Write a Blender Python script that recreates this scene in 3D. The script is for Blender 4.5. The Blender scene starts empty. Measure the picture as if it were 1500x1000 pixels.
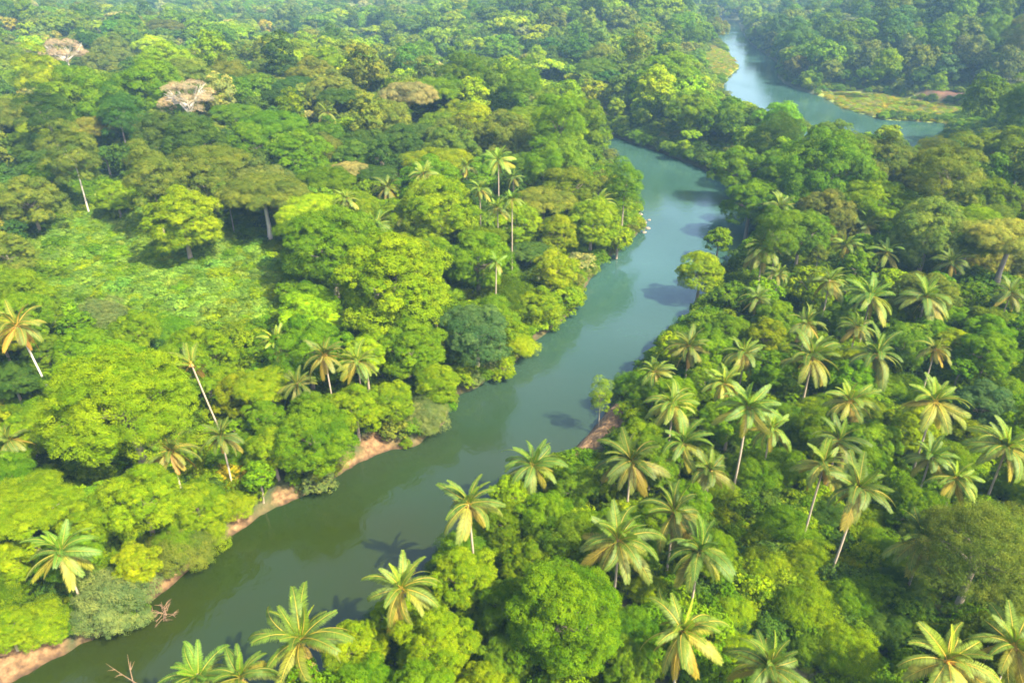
import bpy, math, random
import numpy as np
from mathutils import Vector, Matrix
R = math.radians
S = bpy.context.scene
COL = S.collection
rng = np.random.default_rng(7)
random.seed(7)

# ------------------------------------------------------------------ camera, sky, sun, exposure
HC, PITCH, FPX = 64.0, R(28.0), 1071.0
cam_d = bpy.data.cameras.new('camera'); cam = bpy.data.objects.new('camera', cam_d); COL.objects.link(cam)
cam.location = (0, 0, HC); cam.rotation_euler = (R(90) - PITCH, 0, 0)
cam_d.sensor_width = 36; cam_d.lens = 36 * FPX / 1500; cam_d.clip_start = .5; cam_d.clip_end = 8000
S.camera = cam
SUN_AZ, SUN_EL = R(126), R(49)          # azimuth clockwise from +Y (view direction)
to_sun = Vector((math.sin(SUN_AZ) * math.cos(SUN_EL), math.cos(SUN_AZ) * math.cos(SUN_EL), math.sin(SUN_EL)))
W = bpy.data.worlds.new('World'); S.world = W; W.use_nodes = True
wn = W.node_tree; sky = wn.nodes.new('ShaderNodeTexSky'); sky.sky_type = 'NISHITA'; sky.sun_disc = False
sky.sun_elevation = SUN_EL; sky.sun_rotation = SUN_AZ; sky.air_density = 1.0; sky.dust_density = 4.0
wn.links.new(sky.outputs[0], wn.nodes['Background'].inputs[0]); wn.nodes['Background'].inputs[1].default_value = 0.15
sl = bpy.data.lights.new('sun', 'SUN'); sl.energy = 5.0; sl.angle = R(.6); sl.color = (1, .90, .62)
so = bpy.data.objects.new('sun', sl); COL.objects.link(so); so.location = (60, -60, 140)
so.rotation_euler = (-to_sun).to_track_quat('-Z', 'Y').to_euler()
S.view_settings.view_transform = 'Standard'; S.view_settings.look = 'None'; S.view_settings.gamma = 1
S.view_settings.exposure = 1.72
S.cycles.max_bounces = 8; S.cycles.diffuse_bounces = 2; S.cycles.transmission_bounces = 3; S.cycles.glossy_bounces = 2
S.cycles.volume_bounces = 1; S.cycles.transparent_max_bounces = 4
S.cycles.use_denoising = True; S.cycles.filter_width = 1.7

# ------------------------------------------------------------------ picture <-> place
CT, ST = math.cos(PITCH), math.sin(PITCH)
def ray(px, py):
    a, b = (px - 750) / FPX, (py - 500) / FPX
    return np.array([a, CT - b * ST, -ST - b * CT])
def at(px, py, z=0.0):
    d = ray(px, py); t = (z - HC) / d[2]
    return d * t + np.array([0, 0, HC])
def proj(p):                                   # world -> photo pixel, depth
    p = np.asarray(p, float); q = p - np.array([0, 0, HC])
    dep = q[..., 1] * CT - q[..., 2] * ST
    dn = -q[..., 1] * ST - q[..., 2] * CT
    return 750 + FPX * q[..., 0] / dep, 500 + FPX * dn / dep, dep
def smooth(a, b, x):
    t = np.clip((x - a) / (b - a), 0, 1); return t * t * (3 - 2 * t)

# ------------------------------------------------------------------ river outlines (water level)
MAIN_L = [(-160,1080),(20,1000),(105,950),(185,910),(250,858),(318,797),(395,748),(460,720),(522,680),(560,662),(605,655),(650,622),(668,582),(705,565),(745,540),(795,490),(833,463),(858,420),(884,384),(935,342),(942,322),(928,290),(898,250),(880,214),(862,196),(800,166),(720,142),(640,118),(560,98),(500,88),(440,84),(380,82)]
MAIN_R = [(380,70),(440,70),(500,70),(560,80),(650,98),(740,124),(820,152),(880,183),(900,200),(975,226),(1065,262),(1104,300),(1112,350),(1082,395),(1052,432),(1026,465),(968,522),(912,572),(860,640),(806,690),(728,772),(660,850),(590,935),(500,1010),(390,1110)]
LAGOON = [(1010,40),(1040,44),(1052,62),(1068,78),(1082,100),(1066,114),(1056,135),(1075,158),(1150,200),(1250,236),(1330,236),(1372,206),(1388,190),(1382,181),(1292,176),(1230,158),(1205,143),(1166,130),(1152,124),(1140,114),(1138,92),(1100,66),(1086,46),(1082,34),(1022,30)]
def poly_w(pts): return np.array([at(x, y, 0)[:2] for x, y in pts])
MAINP, LAGP = poly_w(MAIN_L + MAIN_R), poly_w(LAGOON)
def sd_poly(P, x, y):                          # signed distance, negative inside
    sh = x.shape; x = x.ravel(); y = y.ravel()
    d = np.full(x.shape, 1e9); ins = np.zeros(x.shape, bool)
    for i in range(len(P)):
        ax, ay = P[i]; bx, by = P[(i + 1) % len(P)]
        ex, ey = bx - ax, by - ay
        t = np.clip(((x - ax) * ex + (y - ay) * ey) / (ex * ex + ey * ey + 1e-9), 0, 1)
        d = np.minimum(d, (x - ax - t * ex) ** 2 + (y - ay - t * ey) ** 2)
        c = ((ay > y) != (by > y)) & (x < (bx - ax) * (y - ay) / (by - ay + 1e-12) + ax)
        ins ^= c
    d = np.sqrt(d); return np.where(ins, -d, d).reshape(sh)
_ph = np.random.default_rng(3).uniform(0, 6.28, (6, 2)); _dr = np.random.default_rng(4).uniform(-1, 1, (6, 2))
def wob(x, y, s):                              # smooth noise, roughly -1..1
    v = 0
    for k in range(6):
        f = (.6 + .35 * k) / s
        v = v + np.sin((x * _dr[k, 0] + y * _dr[k, 1] * 1.3) * f * 2.2 + _ph[k, 0]) * np.cos((y * _dr[k, 0] - x * _dr[k, 1]) * f * 1.7 + _ph[k, 1])
    return v / 2.4
HILL = np.array([(236,318),(170,430),(168,520),(205,660),(560,1000),(1100,700),(600,150),(330,240)], float)
def water_sd(x, y):
    x = np.asarray(x, float); y = np.asarray(y, float)
    return np.minimum(sd_poly(MAINP, x, y), sd_poly(LAGP, x, y)) + .35 * wob(x, y, 2.2)
SPIT = poly_w([(1200,136),(1290,140),(1345,150),(1420,160),(1490,172),(1478,188),(1430,200),(1392,206),(1375,215),(1388,190),(1382,181),(1292,176),(1230,158)])
RED = poly_w([(1335,147),(1400,150),(1520,156),(1530,166),(1490,164),(1420,157)])
LBANKG = poly_w([(1040,74),(1066,80),(1082,100),(1066,114),(1050,118),(1030,100)])
CLEAR = poly_w([(20,440),(60,395),(120,345),(160,318),(240,330),(262,380),(330,392),(415,420),(440,470),(380,505),(300,515),(235,495),(150,500),(60,470)])
DRYG = poly_w([(150,312),(205,308),(222,320),(200,332),(140,330)])
BANKS = [(866,628,4.5),(884,640,3.4),(848,662,3.0),(905,572,2.5),(840,652,3.5),(520,684,2.0),(552,658,2.5),(20,990,3.4),(60,972,2.5),(945,326,3.5),(360,770,1.6),(425,735,1.8),(240,862,1.6)]
BANKW = [(at(a, b, 0)[0], at(a, b, 0)[1], r) for a, b, r in BANKS]
def land(x, y):
    x = np.asarray(x, float); y = np.asarray(y, float)
    d = water_sd(x, y)
    h = 1.1 * smooth(0, 1.3, d) + 1.0 * smooth(1, 9, d) + 2.5 * smooth(8, 60, d) + .7 * wob(x, y, 17) * smooth(2, 20, d)
    h = h + 2.2 * np.exp(-(((x - at(880,610)[0]) ** 2 + (y - at(880,610)[1]) ** 2) / 90)) * smooth(0, 2.5, d)
    flat = smooth(0, 6, sd_poly(SPIT, x, y)); h = np.where(d > 0, h * flat + (1 - flat) * .5 * smooth(0, 2, d), h)
    h = h + 60 * smooth(20, 215, -sd_poly(HILL, x, y)) * smooth(0, 30, d)
    far = smooth(0, 60, d)
    h = h + 13 * np.exp(-((x + 350) / 150) ** 2 - ((y - 500) / 110) ** 2) * far
    h = h + 22 * np.exp(-((x - 75) / 110) ** 2 - ((y - 590) / 95) ** 2) * far
    h = h + 7 * np.exp(-((x + 80) / 80) ** 2 - ((y - 270) / 70) ** 2) * far
    h = h + 30 * smooth(900, 1700, y) + 5 * wob(x, y, 120) * smooth(500, 800, y) * far
    return np.where(d > 0, h, -np.minimum(2.0, -d * .6) - .05)
def hgt(x, y): return float(land(np.array([x]), np.array([y]))[0])

# ------------------------------------------------------------------ materials
def mat(name):
    m = bpy.data.materials.new(name); m.use_nodes = True; nt = m.node_tree; nt.nodes.clear()
    out = nt.nodes.new('ShaderNodeOutputMaterial'); return m, nt, out
def N(nt, t, **kw):
    n = nt.nodes.new(t)
    for k, v in kw.items(): setattr(n, k, v)
    return n
def mixc(nt, fac, a, b, mode='MIX'):
    n = N(nt, 'ShaderNodeMix', data_type='RGBA', blend_type=mode)
    for i, v in ((0, fac), (6, a), (7, b)):
        if isinstance(v, bpy.types.NodeSocket): nt.links.new(v, n.inputs[i])
        else: n.inputs[i].default_value = v if i == 0 else (*v, 1)
    return n.outputs[2]
def ramp(nt, src, stops):
    n = N(nt, 'ShaderNodeValToRGB'); e = n.color_ramp.elements
    while len(e) < len(stops): e.new(.5)
    for k, (p, c) in enumerate(stops): e[k].position = p; e[k].color = (*c, 1)
    nt.links.new(src, n.inputs[0]); return n.outputs[0]
def noise(nt, scale, detail=4, vec=None):
    n = N(nt, 'ShaderNodeTexNoise'); n.inputs['Scale'].default_value = scale; n.inputs['Detail'].default_value = detail
    if vec is not None: nt.links.new(vec, n.inputs['Vector'])
    return n.outputs[0]

def leaf_material(name, trans=.32, gloss=.0, frond=False):
    m, nt, out = mat(name)
    ti = N(nt, 'ShaderNodeAttribute', attribute_type='INSTANCER', attribute_name='tint')
    va = N(nt, 'ShaderNodeAttribute', attribute_type='GEOMETRY', attribute_name='leaf_var')
    if frond:
        fc = N(nt, 'ShaderNodeAttribute', attribute_type='GEOMETRY', attribute_name='leaf_col')
        col = mixc(nt, 1.0, fc.outputs['Color'], ti.outputs['Color'], 'MULTIPLY')
        bri = ramp(nt, va.outputs['Fac'], [(0, (.70, .72, .7)), (1, (1.25, 1.22, 1.2))])
    else:
        col = ti.outputs['Color']
        bri = ramp(nt, va.outputs['Fac'], [(0, (.52, .68, .6)), (.5, (.95, .98, .8)), (1, (1.52, 1.30, .85))])
    col = mixc(nt, 1.0, col, bri, 'MULTIPLY')
    d = N(nt, 'ShaderNodeBsdfDiffuse'); t = N(nt, 'ShaderNodeBsdfTranslucent'); mx = N(nt, 'ShaderNodeMixShader')
    mx.inputs[0].default_value = trans
    tc = mixc(nt, 1.0, col, (1.25, 1.2, .5), 'MULTIPLY')
    nt.links.new(col, d.inputs[0]); nt.links.new(tc, t.inputs[0]); nt.links.new(d.outputs[0], mx.inputs[1]); nt.links.new(t.outputs[0], mx.inputs[2])
    res = mx.outputs[0]
    if gloss:
        g = N(nt, 'ShaderNodeBsdfGlossy'); g.inputs['Roughness'].default_value = .6; g.inputs[0].default_value = (1, 1, .95, 1)
        m2 = N(nt, 'ShaderNodeMixShader'); m2.inputs[0].default_value = gloss
        nt.links.new(res, m2.inputs[1]); nt.links.new(g.outputs[0], m2.inputs[2]); res = m2.outputs[0]
    nt.links.new(res, out.inputs[0]); return m
M_LEAF = leaf_material('leaves', trans=.17, gloss=0)
M_FROND = leaf_material('palm_fronds', trans=.34, gloss=.02, frond=True)

def bark_material(name, a, b, sc):
    m, nt, out = mat(name); tc = N(nt, 'ShaderNodeTexCoord')
    mp = N(nt, 'ShaderNodeMapping'); mp.inputs['Scale'].default_value = (sc, sc, sc * .25); nt.links.new(tc.outputs['Object'], mp.inputs[0])
    c = ramp(nt, noise(nt, 3, 5, mp.outputs[0]), [(.3, a), (.7, b)])
    p = N(nt, 'ShaderNodeBsdfPrincipled'); p.inputs['Roughness'].default_value = .9
    nt.links.new(c, p.inputs['Base Color']); nt.links.new(p.outputs[0], out.inputs[0]); return m
M_BARK = bark_material('tree_bark', (.16, .12, .085), (.34, .29, .22), 4)
M_PALE = bark_material('pale_bark', (.42, .36, .30), (.68, .62, .54), 4)
M_PALMT = bark_material('palm_bark', (.22, .17, .12), (.45, .37, .28), 2)
M_TWIG = bark_material('dead_wood', (.12, .065, .04), (.27, .17, .11), 5)

def ground_material():
    m, nt, out = mat('ground'); geo = N(nt, 'ShaderNodeNewGeometry')
    def att(n): return N(nt, 'ShaderNodeAttribute', attribute_type='GEOMETRY', attribute_name=n).outputs['Fac']
    P = geo.outputs['Position']
    base = ramp(nt, noise(nt, .35, 6, P), [(.3, (.022, .030, .010)), (.55, (.045, .06, .015)), (.75, (.08, .07, .03))])
    soil = ramp(nt, noise(nt, 1.3, 8, P), [(.28, (.05, .028, .012)), (.48, (.14, .078, .034)), (.74, (.28, .17, .08))])
    red = ramp(nt, noise(nt, .25, 6, P), [(.35, (.035, .018, .011)), (.55, (.085, .036, .02)), (.7, (.15, .075, .04))])
    gr = ramp(nt, noise(nt, .18, 8, P), [(.3, (.11, .16, .01)), (.5, (.18, .22, .014)), (.7, (.25, .26, .03))])
    c = mixc(nt, att('meadow'), base, gr); sz = N(nt, 'ShaderNodeSeparateXYZ'); nt.links.new(P, sz.inputs[0]); soil = mixc(nt, 1.0, soil, ramp(nt, sz.outputs[2], [(.05, (.38, .36, .34)), (.45, (1, 1, 1))]), 'MULTIPLY')
    c = mixc(nt, att('soil'), c, soil); c = mixc(nt, att('red'), c, red)
    p = N(nt, 'ShaderNodeBsdfPrincipled'); p.inputs['Roughness'].default_value = .95
    b = N(nt, 'ShaderNodeBump'); b.inputs['Strength'].default_value = .7; b.inputs['Distance'].default_value = .4
    nt.links.new(noise(nt, 2.2, 8, P), b.inputs['Height']); nt.links.new(b.outputs[0], p.inputs['Normal'])
    nt.links.new(c, p.inputs['Base Color']); nt.links.new(p.outputs[0], out.inputs[0]); return m
def water_material():
    m, nt, out = mat('river_water'); geo = N(nt, 'ShaderNodeNewGeometry'); P = geo.outputs['Position']
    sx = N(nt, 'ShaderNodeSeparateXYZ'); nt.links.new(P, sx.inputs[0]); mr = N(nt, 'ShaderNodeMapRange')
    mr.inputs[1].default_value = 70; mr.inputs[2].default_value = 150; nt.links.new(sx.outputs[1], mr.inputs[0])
    ca = ramp(nt, noise(nt, .05, 4, P), [(.3, (.017, .023, .002)), (.7, (.013, .026, .003))])      # near reach: olive of the reflected trees painted into the water colour
    cb = ramp(nt, noise(nt, .035, 4, P), [(.3, (.020, .054, .042)), (.7, (.030, .074, .064))])    # upstream reach: teal water with the sky's reflection painted in
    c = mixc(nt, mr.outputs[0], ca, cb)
    p = N(nt, 'ShaderNodeBsdfPrincipled'); p.inputs['Roughness'].default_value = .045; p.inputs['IOR'].default_value = 1.45; p.inputs['Specular IOR Level'].default_value = .65
    mp = N(nt, 'ShaderNodeMapping'); mp.inputs['Scale'].default_value = (1, .55, 1); mp.inputs['Rotation'].default_value = (0, 0, R(-25)); nt.links.new(P, mp.inputs[0])
    rr_ = N(nt, 'ShaderNodeMapRange'); rr_.inputs[1].default_value = .4; rr_.inputs[2].default_value = .65; rr_.inputs[3].default_value = .03; rr_.inputs[4].default_value = .17
    nt.links.new(noise(nt, .045, 3, mp.outputs[0]), rr_.inputs[0]); nt.links.new(rr_.outputs[0], p.inputs['Roughness'])
    b = N(nt, 'ShaderNodeBump'); b.inputs['Strength'].default_value = .30; b.inputs['Distance'].default_value = .25
    h = mixc(nt, .35, noise(nt, 1.2, 5, mp.outputs[0]), noise(nt, .25, 3, mp.outputs[0]))
    nt.links.new(h, b.inputs['Height']); nt.links.new(b.outputs[0], p.inputs['Normal'])
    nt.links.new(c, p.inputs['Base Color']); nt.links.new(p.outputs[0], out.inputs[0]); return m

# ------------------------------------------------------------------ mesh helpers
def mesh_np(name, V, F, mats, attrs=None, fmat=None, smoothf=False):
    V = np.asarray(V, np.float32); F = np.asarray(F, np.int32); n = F.shape[1]
    me = bpy.data.meshes.new(name); me.vertices.add(len(V)); me.vertices.foreach_set('co', V.ravel())
    me.loops.add(F.size); me.loops.foreach_set('vertex_index', F.ravel())
    me.polygons.add(len(F)); me.polygons.foreach_set('loop_start', np.arange(0, F.size, n, dtype=np.int32))
    me.update(calc_edges=True)
    for m in mats: me.materials.append(m)
    if fmat is not None: me.polygons.foreach_set('material_index', np.asarray(fmat, np.int32))
    if smoothf: me.polygons.foreach_set('use_smooth', np.ones(len(F), bool))
    for k, (dom, typ, arr) in (attrs or {}).items():
        a = me.attributes.new(k, typ, dom)
        a.data.foreach_set('color' if 'COLOR' in typ else 'value', np.asarray(arr, np.float32).ravel())
    me.validate(); return me
def link(name, data, parent=None, loc=(0, 0, 0), rot=(0, 0, 0), sc=(1, 1, 1)):
    o = bpy.data.objects.new(name, data); COL.objects.link(o); o.location = loc; o.rotation_euler = rot; o.scale = sc
    if parent: o.parent = parent
    return o
def unit(v): return v / (np.linalg.norm(v, axis=-1, keepdims=True) + 1e-9)
def tube(pts, rad, nseg=7):
    pts = np.asarray(pts, float); V = []; F = []
    for i, p in enumerate(pts):
        t = unit(pts[min(i + 1, len(pts) - 1)] - pts[max(i - 1, 0)])
        a = np.cross(t, [0.31, .95, .05]); a = a / np.linalg.norm(a); b = np.cross(t, a)
        for k in range(nseg):
            w = 2 * math.pi * k / nseg; V.append(p + rad[i] * (math.cos(w) * a + math.sin(w) * b))
    for i in range(len(pts) - 1):
        for k in range(nseg):
            F.append((i * nseg + k, i * nseg + (k + 1) % nseg, (i + 1) * nseg + (k + 1) % nseg, (i + 1) * nseg + k))
    return np.array(V), np.array(F)
def join(parts):
    V = []; F = []; o = 0
    for v, f in parts: V.append(v); F.append(f + o); o += len(v)
    return np.vstack(V), np.vstack(F)

# leaf cards: centres, normals, length, width -> folded rhombs
def leaves(C, Nn, L, Wd, g):
    n = len(C); Nn = unit(Nn); r = unit(g.normal(size=(n, 3))); T = unit(r - (r * Nn).sum(1, keepdims=True) * Nn); B = np.cross(Nn, T)
    L = L * g.uniform(.7, 1.3, (n, 1)); Wd = Wd * g.uniform(.7, 1.3, (n, 1))
    V = np.stack([C - T * L * .5, C + B * Wd * .5 + Nn * L * .12, C + T * L * .5 - Nn * L * .10, C - B * Wd * .5 + Nn * L * .12], 1).reshape(-1, 3)
    F = np.arange(4 * n).reshape(n, 4); return V, F

def dirs(n, g, lo=-.25):                       # fibonacci-like directions above elevation lo, jittered
    i = np.arange(n) + .5; z = 1 - (1 - lo) * i / n; a = math.pi * (1 + 5 ** .5) * i + g.uniform(0, 6.28)
    q = np.sqrt(np.clip(1 - z * z, 0, 1)); d = np.stack([q * np.cos(a), q * np.sin(a), z], 1)
    return unit(d + g.normal(size=(n, 3)) * .16)

KIND = {  # rz, lobes, lobe radius, lowest elevation, jitter of the hull, bottom cut
    'round':   dict(rz=.88, nl=30, lr=.28, lo=-.7, jit=.13),
    'spread':  dict(rz=.46, nl=34, lr=.225, lo=-.12, jit=.10),
    'tall':    dict(rz=1.35, nl=26, lr=.36, lo=-.7, jit=.22),
    'shrub':   dict(rz=.80, nl=18, lr=.36, lo=-.25, jit=.12),
    'feather': dict(rz=1.0, nl=30, lr=.33, lo=-.6, jit=.2),
    'column':  dict(rz=2.6, nl=26, lr=.48, lo=-.85, jit=.2),
    'dome':    dict(rz=.80, nl=46, lr=.22, lo=-.45, jit=.05),
    'dry':     dict(rz=.85, nl=34, lr=.24, lo=-.1, jit=.12),
}
def crown_mesh(kind, seed, lod):
    g = np.random.default_rng(seed * 17 + len(kind)); k = KIND[kind]
    nl = k['nl'] if lod == 0 else max(10, int(k['nl'] * .7))
    ns = 28 if lod == 0 else 12
    nf = 72 if lod == 0 else 24
    ls = .030 if lod == 0 else .095
    if kind in ('spread', 'dome') and lod == 0: nl, ls, ns = 70, .020, 26
    if kind == 'feather': nf = int(nf * 1.3); ls *= .8
    if kind == 'dry': nf = int(nf * .5)
    D = dirs(nl, g, k['lo']); lump = 1 + k['jit'] * g.normal(size=(nl, 1))
    lr = k['lr'] * g.uniform(.72, 1.28, nl)
    C = D * np.array([1, 1, k['rz']]) * (1 - k['lr'] * .75) * np.clip(lump, .55, 1.35)
    if kind == 'spread': C[:, 2] = np.maximum(C[:, 2], -.02) ; C[:, 2] *= .8
    if kind in ('round', 'dome', 'spread', 'shrub', 'feather', 'tall'):            # inner lobes close the crown
        n2 = nl // 2; D2 = dirs(n2, g, k['lo']); C2 = D2 * np.array([1, 1, k['rz'] * (.5 if kind == 'spread' else 1)]) * .58
        D = np.vstack([D, D2]); C = np.vstack([C, C2]); lr = np.concatenate([lr, np.full(n2, k['lr'] * 1.1)]); nl += n2
    Cs, Ns, Vs = [], [], []
    for i in range(nl):
        sd = dirs(ns, g, -.35 if kind != 'spread' else .0)
        out = unit(D[i] * np.array([1, 1, 1 / k['rz']])); bias = unit(sd + out * .55 + np.array([0, 0, .15]))
        flat = np.array([1, 1, .62 if kind == 'spread' else .85])
        sub = C[i] + bias * lr[i] * g.uniform(.84, 1.10, (ns, 1)) * flat
        cv = np.clip(.5 + g.normal() * .16 + g.normal(size=ns) * .20, 0, 1)
        for j in range(ns):
            e = unit(g.normal(size=(nf, 3)) + bias[j] * .9 + np.array([0, 0, .45])); rr = lr[i] * (.34 if lod == 0 else .42)
            p = sub[j] + e * rr * g.uniform(.55, 1.1, (nf, 1)) * np.array([1, 1, .75])
            Cs.append(p); Ns.append(e * .8 + bias[j] * .6 + np.array([0, 0, .35]) + g.normal(size=(nf, 3)) * (.42 if kind != 'feather' else .8))
            Vs.append(np.clip(cv[j] + g.normal(size=nf) * .14, 0, 1))
    Cs, Ns, Vs = np.vstack(Cs), np.vstack(Ns), np.concatenate(Vs)
    wd = .62 if kind not in ('feather', 'dry') else .4
    V, F = leaves(Cs, Ns, ls, ls * wd, g)
    return mesh_np('crown', V, F, [M_LEAF], {'leaf_var': ('FACE', 'FLOAT', Vs)})
def limbs_mesh(seed, m, spread=.55, thick=1.0, twigs=False, zf=.35):   # radius unit 1, trunk z from -1 (ground) to 0, limbs above
    g = np.random.default_rng(seed); P = []
    bend = g.normal(size=2) * .06
    P.append(tube([(bend[0] * 0, 0, -1.05), (bend[0], bend[1], -.6), (bend[0] * .6, bend[1] * .4, -.2), (0, 0, .02)], [.10 * thick, .07 * thick, .06 * thick, .05 * thick], 8))
    for i in range(6 if not twigs else 9):
        a = i * 2.4 + g.uniform(-.4, .4); r = spread * g.uniform(.7, 1.2); z0 = -.25 + .04 * i
        mid = np.array([r * .5 * math.cos(a), r * .5 * math.sin(a), z0 * .6 + .1 * zf]); end = np.array([r * math.cos(a), r * math.sin(a), (.02 + .25 * g.uniform()) * zf])
        P.append(tube([(bend[0] * .5, bend[1] * .4, z0), mid, end], [.04 * thick, .028 * thick, .014 * thick], 5))
        for q in range(3 if not twigs else 7):
            b = a + g.uniform(-.9, .9); e2 = end + np.array([math.cos(b) * .32, math.sin(b) * .32, g.uniform(.05, .35) * zf])
            P.append(tube([mid + (end - mid) * g.uniform(.2, 1), (mid + e2) / 2 + g.normal(size=3) * .03, e2], [.016 * thick, .01 * thick, .005 * thick], 4))
    V, F = join(P); return mesh_np('trunk', V, F, [m], smoothf=True)

# ------------------------------------------------------------------ palms
FC = {'green': (.080, .132, .009), 'bright': (.14, .21, .009), 'pale': (.115, .160, .028), 'yellow': (.24, .205, .016), 'tan': (.26, .17, .035), 'orange': (.25, .15, .035)}
AGES = {  # elevation at base, total bend, length, leaflet droop, colours along
    'spear':  (80, 22, 3.3, .15, ('bright', 'bright')),
    'young':  (66, 58, 4.3, .35, ('bright', 'green')),
    'upper':  (48, 88, 4.9, .55, ('green', 'green')),
    'middle': (24, 92, 5.0, .75, ('pale', 'green')),
    'lower':  (-4, 70, 4.8, .95, ('yellow', 'pale')),
    'old':    (-34, 38, 4.4, 1.1, ('tan', 'yellow')),
    'dead':   (-62, 18, 3.7, 1.2, ('orange', 'tan')),
}
def frond_geo(age, seed, nleaf=46):
    a0, bend, L, droop, cols = AGES[age]; g = np.random.default_rng(seed * 7 + 3)
    L *= g.uniform(.92, 1.08); n = 14; t = np.linspace(0, 1, n); ang = np.radians(a0 - bend * t ** 1.35)
    st = L / (n - 1); X = np.concatenate([[0], np.cumsum(np.cos(ang[:-1]) * st)]); Z = np.concatenate([[0], np.cumsum(np.sin(ang[:-1]) * st)])
    sway = g.normal() * .12; Y = sway * L * t ** 2
    pts = np.stack([X, Y, Z], 1)
    V, F = tube(pts, .055 * (1 - .85 * t) + .006, 4); nr = len(F)
    c0, c1 = np.array(FC[cols[0]]), np.array(FC[cols[1]])
    fcol = [np.array([.42, .30, .05]) * (1 - .5 * (i // 4) / n) + c0 * .4 * (i // 4) / n for i in range(nr)]; fvar = [.6] * nr
    LV, LF = [], []; o = len(V); twist = g.normal() * .25
    for s in (-1, 1):
        for i in range(nleaf):
            u = .13 + .87 * (i + g.uniform(-.25, .25)) / nleaf; u = min(max(u, .1), .995)
            p = np.array([np.interp(u, t, pts[:, k]) for k in range(3)]); an = float(np.interp(u, t, ang))
            f = np.array([math.cos(an), 0, math.sin(an)]); up = np.array([-math.sin(an), 0, math.cos(an)]); side = np.array([0, s, 0])
            ln = (.18 + .66 * math.sin(math.pi * min(1, u * .86 + .12)) ** .8) * g.uniform(.85, 1.1) * (L / 4.8)
            d = unit(side * .9 + f * (.35 + .5 * u) + up * (.28 + s * twist)); w = .030 + .020 * g.uniform()
            mid = p + d * ln * .5; end = p + d * ln * .95 + np.array([0, 0, -1]) * ln * droop * .62
            mid = mid + np.array([0, 0, -1]) * ln * droop * .16
            wv = unit(np.cross(d, up)) * w
            b = o + len(LV); LV += [p - wv * .5, p + wv * .5, mid - wv, mid + wv, end - wv * .15, end + wv * .15]
            LF += [(b, b + 1, b + 3, b + 2), (b + 2, b + 3, b + 5, b + 4)]
            q = g.uniform(0, 1); cc = c0 + (c1 - c0) * u
            fcol += [cc, cc * .9 + (c1 * .1)]; fvar += [q, q]
    V = np.vstack([V, LV]); F = np.vstack([F, LF]); return V, F, np.array(fcol), np.array(fvar)
def frond_mesh(name, geo):
    V, F, c, v = geo
    return mesh_np(name, V, F, [M_FROND], {'leaf_var': ('FACE', 'FLOAT', v), 'leaf_col': ('FACE', 'FLOAT_COLOR', np.hstack([c, np.ones((len(c), 1))]))})
FGEO = {(a, i): frond_geo(a, 10 * j + i) for j, a in enumerate(AGES) for i in range(3)}
FMESH = {k: frond_mesh('frond', v) for k, v in FGEO.items()}
PLAN = ['spear'] * 3 + ['young'] * 6 + ['upper'] * 7 + ['middle'] * 8 + ['lower'] * 7 + ['old'] * 5 + ['dead'] * 1
def palm_plan(seed, ragged=False):
    g = np.random.default_rng(seed * 31 + 5); res = []; a = g.uniform(0, 6.28)
    for age in PLAN:
        a += 2.39996 + g.normal() * .38
        if g.uniform() < (.6 if ragged else .16) and age != 'young': continue
        if age == 'middle' and g.uniform() < .3: age = 'lower'
        res.append((age, int(g.integers(3)), a, g.normal() * .17, g.uniform(.78, 1.12), g.normal() * .35))
    return res
def rotm(az, pitch, sc, roll=0): return np.array((Matrix.Rotation(az, 3, 'Z') @ Matrix.Rotation(pitch, 3, 'Y') @ Matrix.Rotation(roll, 3, 'X'))) * sc
def palm_crown_mesh(seed, ragged=False):
    Vs, Fs, cs, vs, o = [], [], [], [], 0
    for age, v, az, pi, sc, ro in palm_plan(seed, ragged):
        V, F, c, q = FGEO[(age, v)]
        Vs.append(V @ rotm(az, pi, sc, ro).T); Fs.append(F + o); o += len(V); cs.append(c); vs.append(q)
    return frond_mesh('crown', (np.vstack(Vs), np.vstack(Fs), np.vstack(cs), np.concatenate(vs)))
def palm_trunk(seed):                          # height 1, base at origin, top at (0,0,1)+lean
    g = np.random.default_rng(seed); b = g.normal(size=2) * .05; n = 26; t = np.linspace(-.04, 1, n)
    pts = np.stack([b[0] * np.sin(t * 3.14), b[1] * np.sin(t * 3.14), t], 1)
    rad = .15 + .10 * np.exp(-t * 14) - .03 * t + .010 * (np.arange(n) % 2)
    V, F = tube(pts, rad, 9); return V, F
PTRUNK = [palm_trunk(s) for s in range(5)]
PTM = [mesh_np('trunk', v, f, [M_PALMT], smoothf=True) for v, f in PTRUNK]
PTW = [mesh_np('trunk', v, f, [M_PALE], smoothf=True) for v, f in PTRUNK]
def coconut_mesh():
    import bmesh
    bm = bmesh.new(); g = random.Random(5)
    for i in range(9):
        a = i * 2.4; r = .30 + .06 * g.random()
        bmesh.ops.create_uvsphere(bm, u_segments=8, v_segments=6, radius=.13, matrix=Matrix.Translation((r * math.cos(a), r * math.sin(a), -.22 - .1 * g.random())) @ Matrix.Diagonal((1, 1, 1.25, 1)))
    for f in bm.faces: f.smooth = True
    me = bpy.data.meshes.new('coconut_bunch'); bm.to_mesh(me); bm.free()
    m, nt, out = mat('coconut'); p = N(nt, 'ShaderNodeBsdfPrincipled'); p.inputs['Roughness'].default_value = .5
    nt.links.new(ramp(nt, noise(nt, 2.0, 2), [(.3, (.30, .20, .03)), (.7, (.42, .20, .05))]), p.inputs['Base Color']); nt.links.new(p.outputs[0], out.inputs[0])
    me.materials.append(m); return me
COCO = coconut_mesh()

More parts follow.
